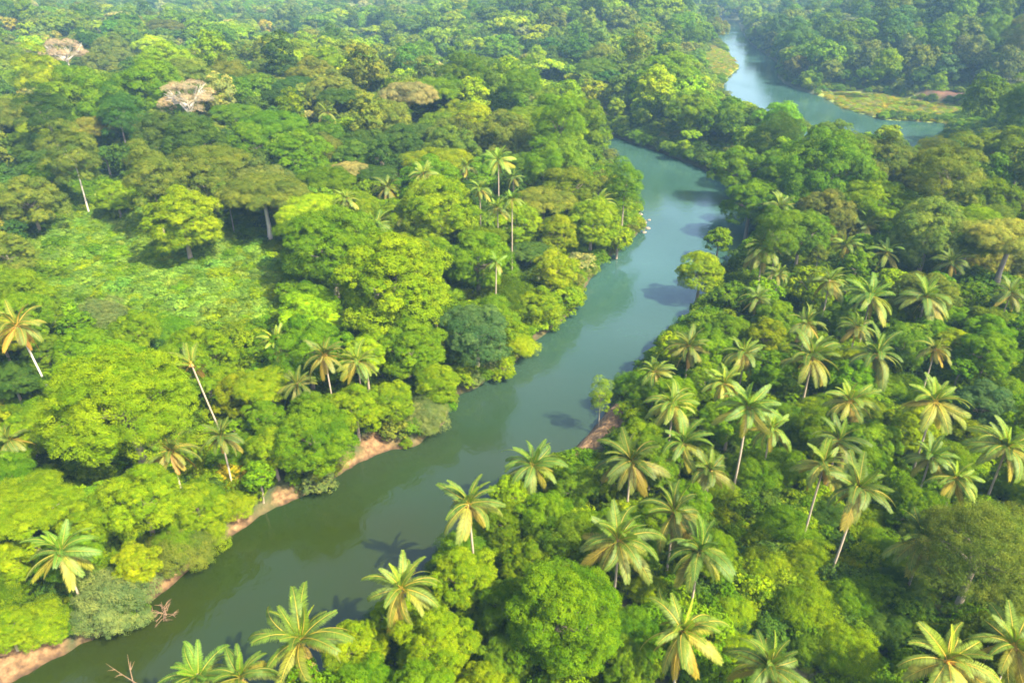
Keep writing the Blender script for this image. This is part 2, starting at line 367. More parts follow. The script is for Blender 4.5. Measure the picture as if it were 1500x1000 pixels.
# ------------------------------------------------------------------ the setting
def terrain():
    ny, nx = 620, 460
    v = np.linspace(0, 1, ny); y = -60 + 80 * v * 1.6 + (2650 - 0) * v ** 3.3
    u = np.linspace(-1, 1, nx); Y = np.repeat(y[:, None], nx, 1); half = 95 + np.maximum(Y, 0) * .92
    X = np.sign(u) * np.abs(u) ** 1.1 * half
    Z = land(X, Y); d = water_sd(X, Y)
    V = np.stack([X, Y, Z], -1).reshape(-1, 3); i = np.arange(ny * nx).reshape(ny, nx)
    F = np.stack([i[:-1, :-1], i[:-1, 1:], i[1:, 1:], i[1:, :-1]], -1).reshape(-1, 4)
    soil = (1 - smooth(.3, 1.0, d + .5 * wob(X, Y, 3))) * (Y < 320) * (.35 + .65 * smooth(-.2, .5, wob(X, Y, 9)))
    for bx, by, r in BANKW:
        soil = np.maximum(soil, 1 - smooth(r * .8, r * 1.25, np.hypot(X - bx, Y - by) + .5 * wob(X, Y, 2)))
    mead = np.maximum(1 - smooth(-1, 3, sd_poly(SPIT, X, Y) + 1.5 * wob(X, Y, 7)), 1 - smooth(-1, 3, sd_poly(LBANKG, X, Y)))
    mead = np.maximum(mead, .6 * (1 - smooth(-3, 3, sd_poly(CLEAR, X, Y)))); mead = np.maximum(mead, 1 - smooth(-1, 2, sd_poly(DRYG, X, Y)))
    red = 1 - smooth(-1, 2, sd_poly(RED, X, Y) + 3.0 * wob(X, Y, 9))
    me = mesh_np('ground', V, F, [ground_material()], {'soil': ('POINT', 'FLOAT', soil), 'meadow': ('POINT', 'FLOAT', mead), 'red': ('POINT', 'FLOAT', red)}, smoothf=True)
    o = link('ground', me); o['kind'] = 'structure'; o['label'] = 'forest floor with orange soil along the river banks'
terrain()
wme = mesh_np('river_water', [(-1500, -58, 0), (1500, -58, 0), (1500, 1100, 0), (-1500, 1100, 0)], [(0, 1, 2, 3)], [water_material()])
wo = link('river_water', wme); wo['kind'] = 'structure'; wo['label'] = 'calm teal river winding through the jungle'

# ------------------------------------------------------------------ colours of the foliage
T = {'lime': (.132, .205, .003), 'limey': (.165, .232, .003), 'green': (.084, .158, .003), 'mid': (.085, .150, .007), 'olive': (.108, .142, .02), 'dark': (.046, .092, .013),
     'grey': (.105, .14, .045), 'blue': (.055, .11, .034), 'yellow': (.26, .225, .012), 'pink': (.31, .235, .185), 'brown': (.13, .125, .04), 'carpet': (.125, .215, .028), 'straw': (.23, .245, .045), 'pale': (.19, .20, .07)}
TW = {'lime': 'lime green', 'limey': 'yellow-lime', 'green': 'bright green', 'mid': 'mid green', 'olive': 'olive', 'dark': 'dark green', 'grey': 'grey-green', 'blue': 'blue-green',
      'yellow': 'yellow', 'pink': 'pinkish', 'brown': 'brownish', 'pale': 'pale green', 'carpet': 'green', 'straw': 'pale yellow'}
def jitter(c, g, s=.12):
    c = np.array(T[c]); return c * np.exp(g.normal(size=3) * s * np.array([.5, .3, .8]) + g.normal() * s)

# ------------------------------------------------------------------ hand-placed trees: photo x, y, crown radius (photo px), kind, colour, label, landmark phrase
HEROES = [
 (175,598,116,'dome','lime','huge flat-domed lime tree spreading over the low bank trees','the huge flat-domed lime tree'),
 (97,84,31,'dry','pink','bare pink umbrella-shaped tree rising from the far forest','the pink umbrella tree'),
 (275,152,40,'dry','pink','dry pinkish feathery tree with half bare grey branches','the dry pinkish feathery tree'),
 (108,232,38,'tall','olive','tall olive tree on a long bare white trunk','the white-trunked tall tree'),
 (268,328,55,'round','limey','yellow-lime rounded tree standing at the edge of the leafy clearing','the yellow-lime clearing tree'),
 (385,278,66,'spread','olive','broad grey-olive umbrella tree with forked pale trunk behind the clearing','the grey-olive umbrella tree'),
 (345,165,36,'spread','green','flat green umbrella tree on a thin pale trunk','the flat green umbrella tree'),
 (485,368,70,'round','green','bushy bright green tree on the far edge of the clearing','the bushy clearing tree'),
 (575,425,88,'round','lime','big lime and olive tree crowding above the thin pale trunk','the big lime-olive tree'),
 (568,465,30,'tall','lime','slender tree with a long thin bare trunk in front of lime crowns','the thin-trunked slender tree'),
 (645,318,62,'round','lime','wide lime tree below the cluster of small palms','the wide lime tree'),
 (604,515,50,'round','green','rounded bright green tree beside the thin pale trunk',''),
 (698,492,52,'round','blue','blue-green tree leaning over the river bank','the blue-green bank tree'),
 (640,563,34,'round','lime','small lime tree tucked below the blue-green bank tree',''),
 (392,560,48,'spread','limey','layered yellow-lime tree between the bent palm and the two dark palms','the layered lime tree'),
 (460,645,60,'round','green','dense bright green tree standing on the bank above the soil edge','the dense bank tree'),
 (165,888,62,'shrub','grey','grey-green dome bush dipping into the water beside driftwood','the grey-green dome bush'),
 (271,808,50,'shrub','olive','olive waterside bush jutting out from the bank','the olive waterside bush'),
 (68,916,44,'shrub','lime','lime bush rounded down to the sandy bank corner','the lime bank-corner bush'),
 (626,612,34,'shrub','grey','grey-green overhanging bush at the water below lime trees','the overhanging grey bush'),
 (580,628,26,'shrub','olive','small yellowish bush hanging over the soil bank',''),
 (345,745,30,'shrub','limey','pale lime bush above the narrow sand strip',''),
 (342,702,28,'shrub','yellow','yellow-leaved bush on the bank slope','the yellow bank bush'),
 (210,735,62,'round','lime','broad lime tree mass below the huge flat-domed tree',''),
 (38,735,74,'spread','lime','wide lime canopy cut by the picture edge above the silvery palm','the wide edge lime canopy'),
 (757,512,30,'shrub','limey','yellow-lime bush beside the blue-green tree at the water',''),
 (812,398,34,'round','limey','bright yellow-lime tree on the river bank slope','the yellow-lime slope tree'),
 (848,388,22,'shrub','pale','pale dusty bush at the water edge','the pale dusty bush'),
 (868,330,42,'round','lime','lime tree leaning to the river by the bend',''),
 (915,275,30,'tall','green','dark leafy tree standing out at the river bend tip','the bend-tip tree'),
 (820,185,40,'tall','green','tall dark green tree above the river bend','the tall bend tree'),
 (735,205,46,'round','olive','wide olive tree above the small palm cluster',''),
 (880,580,17,'column','lime','narrow vine-clad column tree on the orange earth bank','the vine-clad column tree'),
 (930,606,24,'shrub','lime','lime bush growing behind the top of the orange earth bank',''),
 (1026,400,35,'round','limey','bright lime tree leaning out over the right bank','the leaning lime bank tree'),
 (1053,352,22,'round','green','small dark green tree just behind the leaning lime bank tree',''),
 (825,905,88,'round','green','big green dome tree with fine clumped leaves between the palms','the big green dome tree'),
 (640,945,60,'round','lime','lumpy lime tree in front of the tilted waterside palm','the lumpy lime tree'),
 (678,850,50,'round','lime','lime tree under the yellow-fronded waterside palm',''),
 (522,950,46,'round','limey','yellow-lime tree with a dry pinkish patch beside the broad front palm','the dry-patched lime tree'),
 (797,757,42,'round','green','rounded green tree behind the yellow-fronded waterside palm','the rounded green tree'),
 (740,965,40,'round','mid','',''), (920,975,42,'round','mid','',''), (575,905,34,'round','lime','',''),
 (1432,815,88,'feather','olive','large feathery olive tree with soft drooping leaves','the feathery olive tree'),
 (1392,262,46,'tall','olive','tall dark olive tree towering over the right forest','the tall dark olive tree'),
 (1490,300,34,'shrub','straw','',''), (1455,392,34,'shrub','straw','',''), (1495,395,40,'shrub','straw','',''),
 (1482,345,66,'spread','straw','pale yellow spreading tree at the right picture edge','the pale yellow spreading tree'),
 (1420,358,36,'spread','limey','vivid yellow-lime flat tree beside the pale yellow tree','the vivid flat tree'),
 (1445,520,40,'round','green','',''), (1440,595,42,'round','blue','dark blue-green tree among the right palms','the blue-green palm-grove tree'),
 (1350,440,46,'round','olive','olive round tree in the middle of the right forest','the olive round tree'),
 (1080,250,38,'round','green','green tree hanging over the shaded river curve','the shaded curve tree'),
 (1100,300,42,'round','green','',''), (1300,200,20,'round','limey','small bright tree against the lagoon water','the small lagoon tree'),
 (1184,112,11,'round','lime','lone small round tree on the grassy islet','the islet tree'),
 (1320,132,17,'shrub','olive','rounded yellowish bush on the grass spit edge','the spit-edge bush'),
 (1375,124,13,'tall','lime','small lime tree before the dark hillside forest','the small hillside lime tree'),
 (1300,95,20,'tall','lime','bright leafy tree climbing the dark hillside',''),
 (390,42,14,'round','yellow','golden yellow-crowned tree at the edge of the hazy forest','the golden tree'),
 (140,38,20,'spread','limey','vivid lime tree on the far ridge','the vivid ridge tree'),
 (12,38,15,'round','yellow','',''), (150,470,38,'shrub','grey','greyish thin bush at the near edge of the clearing','the greyish clearing bush'),
 (70,520,32,'round','mid','',''), (20,560,34,'round','dark','',''), (40,640,42,'round','lime','',''),
 (130,770,44,'round','lime','',''), (20,825,40,'round','limey','',''), (200,828,34,'round','limey','',''), (12,920,32,'round','lime','',''),
 (290,745,40,'round','lime','',''), (400,660,40,'round','lime','',''), (520,600,42,'round','lime','',''), (575,588,34,'round','lime','',''),
 (465,708,26,'shrub','grey','',''), (790,450,34,'round','lime','',''), (735,545,22,'shrub','lime','',''), (830,440,26,'round','lime','',''), (905,348,24,'round','lime','',''),
 (10,375,40,'round','olive','',''), (45,300,46,'round','olive','',''), (30,225,34,'round','mid','',''), (170,290,30,'round','lime','',''), (222,265,40,'tall','olive','',''),
 (550,255,34,'spread','dark','',''), (440,235,46,'round','green','',''), (370,215,40,'round','green','',''), (590,215,34,'round','dark','',''),
 (700,385,52,'round','green','',''), (760,330,40,'round','lime','',''), (650,390,34,'round','green','',''), (530,345,36,'round','lime','',''), 
 (1105,700,46,'shrub','green','',''), (1150,780,44,'shrub','green','',''), (1120,840,40,'shrub','lime','',''), (1190,830,40,'shrub','lime','',''), (1180,900,48,'shrub','lime','',''), (1240,890,44,'shrub','green','',''),
 (1240,960,46,'shrub','lime','',''), (1300,930,38,'shrub','dark','',''), (1070,900,34,'shrub','lime','',''), (1290,810,34,'shrub','green','',''), (1310,860,32,'shrub','dark','',''), (1150,690,36,'shrub','green','',''),
 (1280,770,34,'shrub','lime','',''), (1060,730,30,'shrub','lime','',''), (1110,640,34,'shrub','dark','',''), (950,870,34,'shrub','lime','',''), (1080,960,36,'shrub','lime','',''), (1210,760,30,'shrub','dark','',''),
]
PALMS = [  # x, y of the crown heart, crown radius px, height m, lean (dx, dy), detail, label, landmark
 (25,478,42,13.5,(-1.8,0),'w','tall white-stemmed palm leaning at the edge of the clearing','the white-stemmed palm'),
 (90,808,48,9,(0,0),'','silvery lone palm among the lime bushes','the silvery lone palm'),
 (250,660,40,8,(0,0),'','low palm in front of the huge flat-domed lime tree','the low bank palm'),
 (324,640,36,9,(0,0),'','dark palm beside the low bank palm under the bent palm',''),
 (280,533,36,10,(-2.4,.5),'b','wind-blown palm with a bent trunk and swept grey fronds','the wind-blown bent palm'),
 (405,500,28,8,(0,0),'','',''),
 (475,520,34,10,(-.4,0),'','straight slim palm with visible trunk in front of the bushy clearing tree','the straight slim palm'),
 (524,530,33,8,(0,0),'','full palm right beside the straight slim palm',''),
 (436,562,20,7,(0,0),'','',''),
 (551,330,30,9,(0,0),'','palm with orange hanging fronds above the big lime tree','the orange-skirted palm'),
 (479,166,17,9,(0,0),'','small pale palm standing alone in the distant left forest','the pale distant palm'),
 (620,255,23,12,(0,0),'','',''),(730,235,24,14,(0,0),'','',''),(683,246,19,11,(0,0),'','',''),(703,278,22,13,(0,0),'','',''),(752,260,15,11,(0,0),'','',''),(750,292,19,14,(0,0),'','',''),(729,305,20,11,(0,0),'','',''),
 (508,292,20,9,(0,0),'','',''),(572,152,15,9,(0,0),'','',''),
 (727,385,18,12,(.3,0),'r','ragged half-bare palm with few fronds on a thin trunk','the ragged half-bare palm'),
 (14,645,26,7,(0,0),'','',''),
 (440,938,72,12,(0,0),'','broad bright palm beside the water with golden lower fronds','the broad front palm'),
 (290,992,52,9,(0,0),'','pale-tipped palm rising from the bottom edge over the water',''),
 (352,992,46,9,(0,0),'','green palm tucked between two front palms at the bottom edge',''),
 (686,738,50,12,(-.6,.3),'','yellow-fronded palm hanging over the water','the yellow-fronded waterside palm'),
 (588,862,53,10,(-.8,0),'','tilted palm with tan lower fronds at the water edge','the tilted waterside palm'),
 (780,682,46,9,(0,0),'','palm standing below the orange earth bank beside the river','the earth-bank palm'),
 (905,792,58,12,(0,0),'','large palm with long orange-tipped fronds behind the big green dome tree','the large dome-side palm'),
 (925,676,50,11,(0,0),'','',''),(988,752,52,12,(0,0),'','dense bright palm with golden heart amid the palm clump','the golden-hearted palm'),
 (1025,808,53,11,(0,0),'','',''),(1000,650,45,11,(0,0),'','',''),(985,592,40,11,(0,0),'','',''),
 (1000,925,60,12,(0,0),'','shaggy palm with long hanging fronds near the bottom edge','the shaggy palm'),
 (1128,978,60,10,(0,0),'','grey-sheened palm at the bottom edge among lime bushes','the grey-sheened palm'),
 (1388,968,66,10,(0,0),'','big fresh palm in the bottom corner below the feathery tree','the big corner palm'),
 (1486,945,56,10,(0,0),'','palm with yellow skirt at the right bottom edge',''),
 (1258,716,52,13,(.6,0),'','slender palm on a long bare trunk over shaded bushes','the long-trunked slender palm'),
 (1207,680,42,12,(.3,0),'','smaller palm on a thin trunk next to the long-trunked palm',''),
 (1355,788,52,10,(0,0),'','dark-shaded palm with wide drooping fronds near the feathery tree','the wide shaded palm'),
 (1475,655,48,11,(0,0),'','palm with tan fronds at the right edge','the tan edge palm'),
 (1363,670,36,10,(0,0),'','',''),(1095,598,46,13,(0,0),'','palm with fallen tan skirt on a visible straight trunk','the tan-skirted palm'),
 (1130,628,36,11,(0,0),'','',''),(1190,524,46,11,(0,0),'','wide palm with radiating fronds and orange centre','the radiating palm'),(1285,520,43,11,(0,0),'','palm with drooping golden fronds beside the radiating palm','the golden-drooping palm'),
 (1010,508,33,10,(0,0),'','',''),(1090,518,34,10,(0,0),'','',''),(1245,588,40,11,(0,0),'','',''),(1228,645,40,11,(0,0),'','',''),(1370,588,42,12,(0,0),'','palm on a thick visible trunk with bright tuft','the bright-tufted palm'),
 (1060,562,32,10,(0,0),'','',''),(1215,412,30,12,(0,0),'','palm with orange hanging fronds deep in the right forest','the deep-forest palm'),(1182,474,30,10,(0,0),'','',''),(1255,480,26,10,(0,0),'','',''),(1108,438,24,9,(0,0),'','',''),
 (1370,512,26,10,(0,0),'','',''),(1395,385,28,9,(0,0),'','',''),(1300,370,26,9,(0,0),'','',''),(1270,332,22,9,(0,0),'','',''),(1480,430,28,9,(0,0),'','',''),(1240,360,22,9,(0,0),'','',''),(1140,402,20,9,(0,0),'','',''),
 (1400,700,36,8,(0,0),'','',''),(1040,690,36,9,(0,0),'','',''),(960,545,28,8,(0,0),'','',''),
]
PLACES = [('the grass spit', 1300, 158), ('the orange earth bank', 868, 625), ('the leafy clearing', 270, 440), ('the red soil strip', 1425, 158), ('the upper lagoon', 1150, 130),
          ('the river bend', 985, 240), ('the pale rocky beach', 942, 322), ('the lagoon mouth', 1060, 60), ('the hidden river bend', 540, 85)]

def solve(px, py, rpx, hfun):
    for f in (1, .85, .7, .55, .42, 1.2, 1.4, 1.7):
        s_ = solve_at(px, py, rpx, lambda r: f * hfun(r))
        if water_sd(s_[0][0], s_[0][1]) > .9: return s_
    return solve_at(px, py, rpx, hfun)
def solve_at(px, py, rpx, hfun):
    d = ray(px, py); z = 120.0
    for _ in range(40):
        p = np.array([0, 0, HC]) + d * z / 1.0
        dep = z; r = rpx * dep / FPX; hc = hfun(r)
        zz = hgt(p[0], p[1]) if True else 0
        zz = max(zz, .4) + hc
        tz = (zz - HC) / d[2]
        z = .5 * z + .5 * max(20, tz)
    return p, r, hc
HCF = {'round': lambda r: 1.1 * r + .8, 'dome': lambda r: .9 * r + 3, 'spread': lambda r: .85 * r + 3.0, 'tall': lambda r: 2.3 * r + 1, 'shrub': lambda r: .32 * r, 'feather': lambda r: 1.3 * r + 1, 'column': lambda r: 2.6 * r, 'dry': lambda r: 1.3 * r + 3}

items = []     # dict: kind, pos (crown centre), r, hc, tint, colour, label, lm, hero
g0 = np.random.default_rng(11)
for (x, y, rp, k, c, lab, lm) in HEROES:
    p, r, hc = solve(x, y + (rp * .15 if k in ('spread',) else 0), rp, HCF[k])
    r *= .84 if k == 'dome' else .90
    if lm == 'the white-trunked tall tree': hc = max(hc, 15)
    items.append(dict(kind=k, pos=p, r=r, hc=hc, c=c, tint=jitter(c, g0, .05), label=lab, lm=lm, hero=True, pale=lm in ('the white-trunked tall tree', 'the flat green umbrella tree', 'the thin-trunked slender tree', 'the grey-olive umbrella tree'), seed=int(g0.integers(1e6))))
palms = []
for (x, y, rp, h, lean, flag, lab, lm) in PALMS:
    if x > 730 and h < 12.5 and not any(w in lab for w in ('trunk', 'water')): h *= .8
    if 390 < x < 780 and 140 < y < 310: h += 4.5
    if x < 540 and 480 < y < 580: h += 2
    p, r, hc = solve(x, y, rp, lambda r: h)
    palms.append(dict(pos=p, r=r, h=h, lean=lean, flag=flag, label=lab, lm=lm, hero=True))

VIS = [np.array(v, float) for v in (
 [(30,998),(110,950),(190,915),(255,862),(322,800),(400,752),(465,725),(525,690),(565,668),(610,665),(655,628),(672,590),(710,572),(750,545),(800,495),(838,468),(865,425),(890,388),(940,342),(945,322),(925,285),(897,245),(880,200),(960,222),(1036,258),(1056,292),(1072,333),(1030,340),(985,375),(998,440),(980,480),(930,495),(905,560),(866,600),(830,650),(780,640),(735,690),(690,680),(640,720),(635,790),(590,800),(540,835),(530,885),(440,880),(370,915),(300,950),(190,1000)],
 [(1030,60),(1042,44),(1066,42),(1080,73),(1128,96),(1130,116),(1160,131),(1205,139),(1290,143),(1345,150),(1500,165),(1470,188),(1400,196),(1345,203),(1310,200),(1270,190),(1200,180),(1140,155),(1060,140),(1048,125),(1035,95)],
 [(70,400),(130,350),(165,322),(215,325),(225,370),(270,395),(330,398),(410,425),(425,460),(370,495),(300,480),(235,470),(140,440),(80,425)],
 [(500,72),(545,80),(620,104),(660,118),(600,104),(540,94)], [(835,655),(860,604),(888,598),(905,645),(860,685),(812,680)], [(1335,147),(1400,150),(1520,158),(1520,186),(1400,200)])]
KPT = np.array([[*proj(a['pos']), a['r'] * FPX / proj(a['pos'])[2]] for a in items + palms])
def hides(p, r, rz):
    q = np.array([[0, 0, rz * .95], [-.7, 0, rz * .55], [.7, 0, rz * .55], [0, 0, .1]]) * r + p
    xc, yc, dc = proj(p); rad = r * FPX / dc; k = (KPT[:, 2] > dc + .3) & (((KPT[:, 0] - xc) / (rad + KPT[:, 3] * .35)) ** 2 + ((KPT[:, 1] - yc) / (rad * (.45 + .45 * rz) + KPT[:, 3] * .35)) ** 2 < 1)
    if k.any(): return True
    a, b, _ = proj(q); return any((b.max() > v[:, 1].min() and b.min() < v[:, 1].max() and a.max() > v[:, 0].min() and a.min() < v[:, 0].max()) and (sd_poly(v, a, b) < 0).any() for v in VIS)
# ------------------------------------------------------------------ the rest of the forest: jittered scatter over the land
hx = np.array([i['pos'][0] for i in items] + [q['pos'][0] for q in palms]); hy = np.array([i['pos'][1] for i in items] + [q['pos'][1] for q in palms])
hr = np.array([i['r'] * (1.0 if i['kind'] == 'dome' else .80 if i['kind'] != 'shrub' else .6) for i in items] + [1.6] * len(palms))
def scatter(y0, y1, sp, g, rlo, rhi):
    ys = np.arange(y0, y1, sp * .87); out = []
    for j, y in enumerate(ys):
        half = .74 * (y * CT + HC * ST) + 14
        xs = np.arange(-half, half, sp) + (j % 2) * sp * .5
        out.append(np.stack([xs, np.full_like(xs, y)], 1))
    P = np.vstack(out); P = P + g.uniform(-.42, .42, P.shape) * sp
    r = np.exp(g.normal(size=len(P)) * .36) * (rlo + rhi) / 2; r = np.clip(r, rlo, rhi * 1.2) * np.where(g.uniform(size=len(P)) < .07, 1.4, 1); return P, r
g1 = np.random.default_rng(21)
sets = [scatter(26, 130, 3.4, g1, 1.8, 4.6), scatter(130, 320, 4.2, g1, 2.2, 6.4), scatter(320, 620, 5.2, g1, 2.6, 5.4), scatter(620, 1500, 7.6, g1, 3.2, 5.2)]
P = np.vstack([s[0] for s in sets]); RR = np.concatenate([s[1] for s in sets])
sd = water_sd(P[:, 0], P[:, 1])
ok = sd > RR * .42
for poly, m in ((CLEAR, -2.0), (SPIT, .5), (RED, 1.0), (DRYG, 1), (LBANKG, .5)):
    ok &= sd_poly(poly, P[:, 0], P[:, 1]) > RR * .5 + (m if m > 0 else 0)
for i in range(len(hx)):
    ok &= np.hypot(P[:, 0] - hx[i], P[:, 1] - hy[i]) > hr[i] + RR * .45
P, RR = P[ok], RR[ok]
grid = {}; keepi = []                          # crowns stand apart: the larger ones first, then smaller ones between them
for i in np.argsort(-RR * g1.uniform(.75, 1.25, len(RR))):
    cx_, cy_ = int(P[i, 0] // 9), int(P[i, 1] // 9); bad = False
    for a in (-1, 0, 1):
        for b in (-1, 0, 1):
            for j in grid.get((cx_ + a, cy_ + b), ()):
                if math.hypot(P[i, 0] - P[j, 0], P[i, 1] - P[j, 1]) < .70 * (RR[i] + RR[j]): bad = True; break
            if bad: break
        if bad: break
    if not bad: grid.setdefault((cx_, cy_), []).append(i); keepi.append(i)
P, RR = P[keepi], RR[keepi]; Zg = np.maximum(land(P[:, 0], P[:, 1]), .3); ZG_far = P[:, 1] > 320
px0, py0, dep0 = proj(np.stack([P[:, 0], P[:, 1], Zg + 8], 1))
keep = (px0 > -90) & (px0 < 1590) & (py0 > -40) & (py0 < 1140)
P, RR, Zg, px0, py0, dep0 = P[keep], RR[keep], Zg[keep], px0[keep], py0[keep], dep0[keep]
sd = water_sd(P[:, 0], P[:, 1]); big = wob(P[:, 0], P[:, 1], 45); bb = wob(P[:, 0] + 300, P[:, 1] - 90, 28)
inhill = sd_poly(HILL, P[:, 0], P[:, 1]) < 0
SLOPE = np.array([at(x, y, 4)[:2] for x, y in [(1065,745),(1150,720),(1230,790),(1330,850),(1400,935),(1330,1030),(1080,1030),(1090,900)]]); inslope = sd_poly(SLOPE, P[:, 0], P[:, 1]) < 0
right = P[:, 0] > np.interp(P[:, 1], [40, 90, 130, 170, 210, 300, 420], [-15, 5, 22, 40, 62, 60, 40])
for i in range(len(P)):
    g = g1; r = RR[i]; q = g.uniform(); w = big[i] + .5 * bb[i] + g.normal() * .45
    near = P[i, 1] < 135
    if inhill[i]:
        k = 'tall' if q < .45 else 'round'; c = ('dark', 'blue', 'mid', 'olive', 'grey', 'mid')[int(g.integers(6))]
    elif right[i]:
        k = 'round' if q < .6 else ('tall' if q < .82 else 'feather'); c = 'dark' if w < -.9 else 'mid' if w < -.3 else 'olive' if w < .1 else 'green' if w < .55 else 'lime'
        if near: k = 'shrub' if q < .25 else 'round'; c = ('green', 'mid', 'lime', 'green')[int(g.integers(4))]; r = min(r, 3.2)
    else:
        if near: k = 'round' if q < .65 else 'shrub'; c = ('lime', 'green', 'green', 'lime', 'mid')[int(g.integers(5))]
        else:
            k = 'round' if q < .52 else ('spread' if q < .84 else 'tall'); c = 'dark' if w < -.7 else 'olive' if w < -.2 else 'mid' if w < .1 else 'green' if w < .5 else 'lime' if w < 1.0 else 'limey'
            if k == 'spread': r *= 1.15
            if g.uniform() < .03: c = 'pale'
    if P[i, 1] > 130 and sd[i] < 9 and not right[i]: c = ('lime', 'green', 'limey', 'lime')[int(g.integers(4))]
    if sd[i] < 5 and P[i, 1] < 330: k = 'shrub' if g.uniform() < .6 else k; r = min(r, 3.4)
    if inslope[i]: k = 'shrub'; r = g.uniform(1.4, 2.4); c = ('lime', 'green', 'lime', 'mid')[int(g.integers(4))]
    if inhill[i]: r *= 1.2
    if k == 'feather' and dep0[i] > 220: k = 'round'
    hc = HCF[k](r) * g.uniform(.85, 1.2) + (g.uniform(0, 3) if k != 'shrub' else 0)
    if k == 'tall': hc *= .85
    if right[i] and near: hc *= .8
    for t in range(6):
        if not hides(np.array([P[i, 0], P[i, 1], Zg[i] + hc]), r, KIND[k]['rz']): break
        r *= .78; hc *= .72
    if t == 5: continue
    items.append(dict(kind=k, pos=np.array([P[i, 0], P[i, 1], Zg[i] + hc]), r=r * (.78 if k == 'tall' else 1), hc=hc, c=c, tint=jitter(c, g, .16), label='', lm='', hero=False, seed=int(g.integers(1e6))))
g4 = np.random.default_rng(77)
def bank_bushes(edge, cols, i0, i1, step, lo, hi):
    W_ = poly_w(edge)[i0:i1]; acc = 0
    for a, b in zip(W_[:-1], W_[1:]):
        L = np.hypot(*(b - a)); n = max(1, int(round(L / step)))
        for q in range(n):
            p = a + (b - a) * ((q + g4.uniform(.2, .8)) / n); r = g4.uniform(lo, hi)
            nrm = np.array([-(b - a)[1], (b - a)[0]]) / L
            if water_sd(*(p + nrm)) < water_sd(*p): nrm = -nrm
            p = p + nrm * g4.uniform(.2, 1.6)
            if any(math.hypot(p[0] - x, p[1] - y) < rr + r * .55 for x, y, rr in BANKW): continue
            if g4.uniform() < .06: continue
            if hides(np.array([p[0], p[1], r]), r, .8): r *= .6
            z = max(hgt(p[0], p[1]), .2) + r * g4.uniform(.25, .75); c = cols[int(g4.integers(len(cols)))]
            items.append(dict(kind='shrub', pos=np.array([p[0], p[1], z]), r=r, hc=z - .2, c=c, tint=jitter(c, g4, .14), label='', lm='', hero=False, seed=int(g4.integers(1e6))))
bank_bushes(MAIN_L, ['lime', 'green', 'green', 'olive', 'lime', 'grey', 'mid'], 1, 25, 2.4, 1.3, 2.7)
bank_bushes(MAIN_R, ['green', 'mid', 'lime', 'green', 'dark'], 8, 29, 3.4, 1.5, 3.0)
# more palms in the right-hand forest and around the small cluster
g2 = np.random.default_rng(33); cand = []
for _ in range(400):
    x, y = (g2.uniform(960, 1490), g2.uniform(300, 640)) if g2.uniform() < .72 else (g2.uniform(560, 900), g2.uniform(215, 330))
    rp = 4.0 * FPX / ((HC - 14) * FPX / (CT * (y + 69))) * g2.uniform(.85, 1.1)
    if all(math.hypot(x - a, y - b) > 26 for a, b in cand) and all(math.hypot(x - q[0], y - q[1]) > (q[2] + rp) * .62 for q in PALMS): cand.append((x, y))
    else: continue
    p, r, hc = solve(x, y, rp, lambda r: 10.0)
    if water_sd(p[0], p[1]) > 2 and min(np.hypot(p[0] - it['pos'][0], p[1] - it['pos'][1]) - it['r'] * .6 for it in items if it['hero']) > 0:
        palms.append(dict(pos=p, r=r, h=hc, lean=(0, 0), flag='', label='', lm='', hero=False))
    if len(palms) > len(PALMS) + 12: break

# ------------------------------------------------------------------ which of them show: a coarse picture drawn far to near
allp = items + palms
pos = np.array([a['pos'] for a in allp]); PX, PY, DP = proj(pos); SW, SH = 750, 500
idb = np.full((SH, SW), -1, int); vis = np.zeros(len(allp), int)
for i in np.argsort(-DP):
    a = allp[i]; ispalm = 'flag' in a
    rz = .5 if ispalm else KIND[a['kind']]['rz']; rr = a['r'] * (.7 if ispalm else 1.0)
    rx, ry = rr * FPX / DP[i] / 2, rr * FPX / DP[i] / 2 * (.45 + .5 * rz)
    cx, cy = PX[i] / 2, PY[i] / 2
    x0, x1, y0, y1 = int(max(0, cx - rx)), int(min(SW, cx + rx + 1)), int(max(0, cy - ry)), int(min(SH, cy + ry + 1))
    if x1 <= x0 or y1 <= y0: continue
    yy, xx = np.mgrid[y0:y1, x0:x1]
    m = ((xx - cx) / max(rx, .5)) ** 2 + ((yy - cy) / max(ry, .5)) ** 2 <= 1; idb[y0:y1, x0:x1][m] = i
u, cts = np.unique(idb[idb >= 0], return_counts=True); vis[u] = cts
for i, a in enumerate(allp): a['px'], a['py'], a['dep'], a['vis'] = PX[i], PY[i], DP[i], vis[i]
CAP = {'round': 300, 'spread': 200, 'tall': 200, 'shrub': 290, 'feather': 60, 'column': 5, 'dry': 9, 'dome': 5}
chosen, rest = [], []
for k, cap in CAP.items():
    L = sorted([a for a in items if a['kind'] == k], key=lambda a: -(a['vis'] + (1e6 if a['label'] else 0)))
    sel = [a for n, a in enumerate(L) if n < cap and (a['vis'] >= 14 or a['label'])]; chosen += sel
    ids = {id(a) for a in sel}; rest += [a for a in L if id(a) not in ids]
palms = [q for q in palms if q['label'] or q['hero'] and q['vis'] >= 6 or (q['vis'] >= 25 and -20 < q['px'] < 1520 and q['py'] < 1010)]

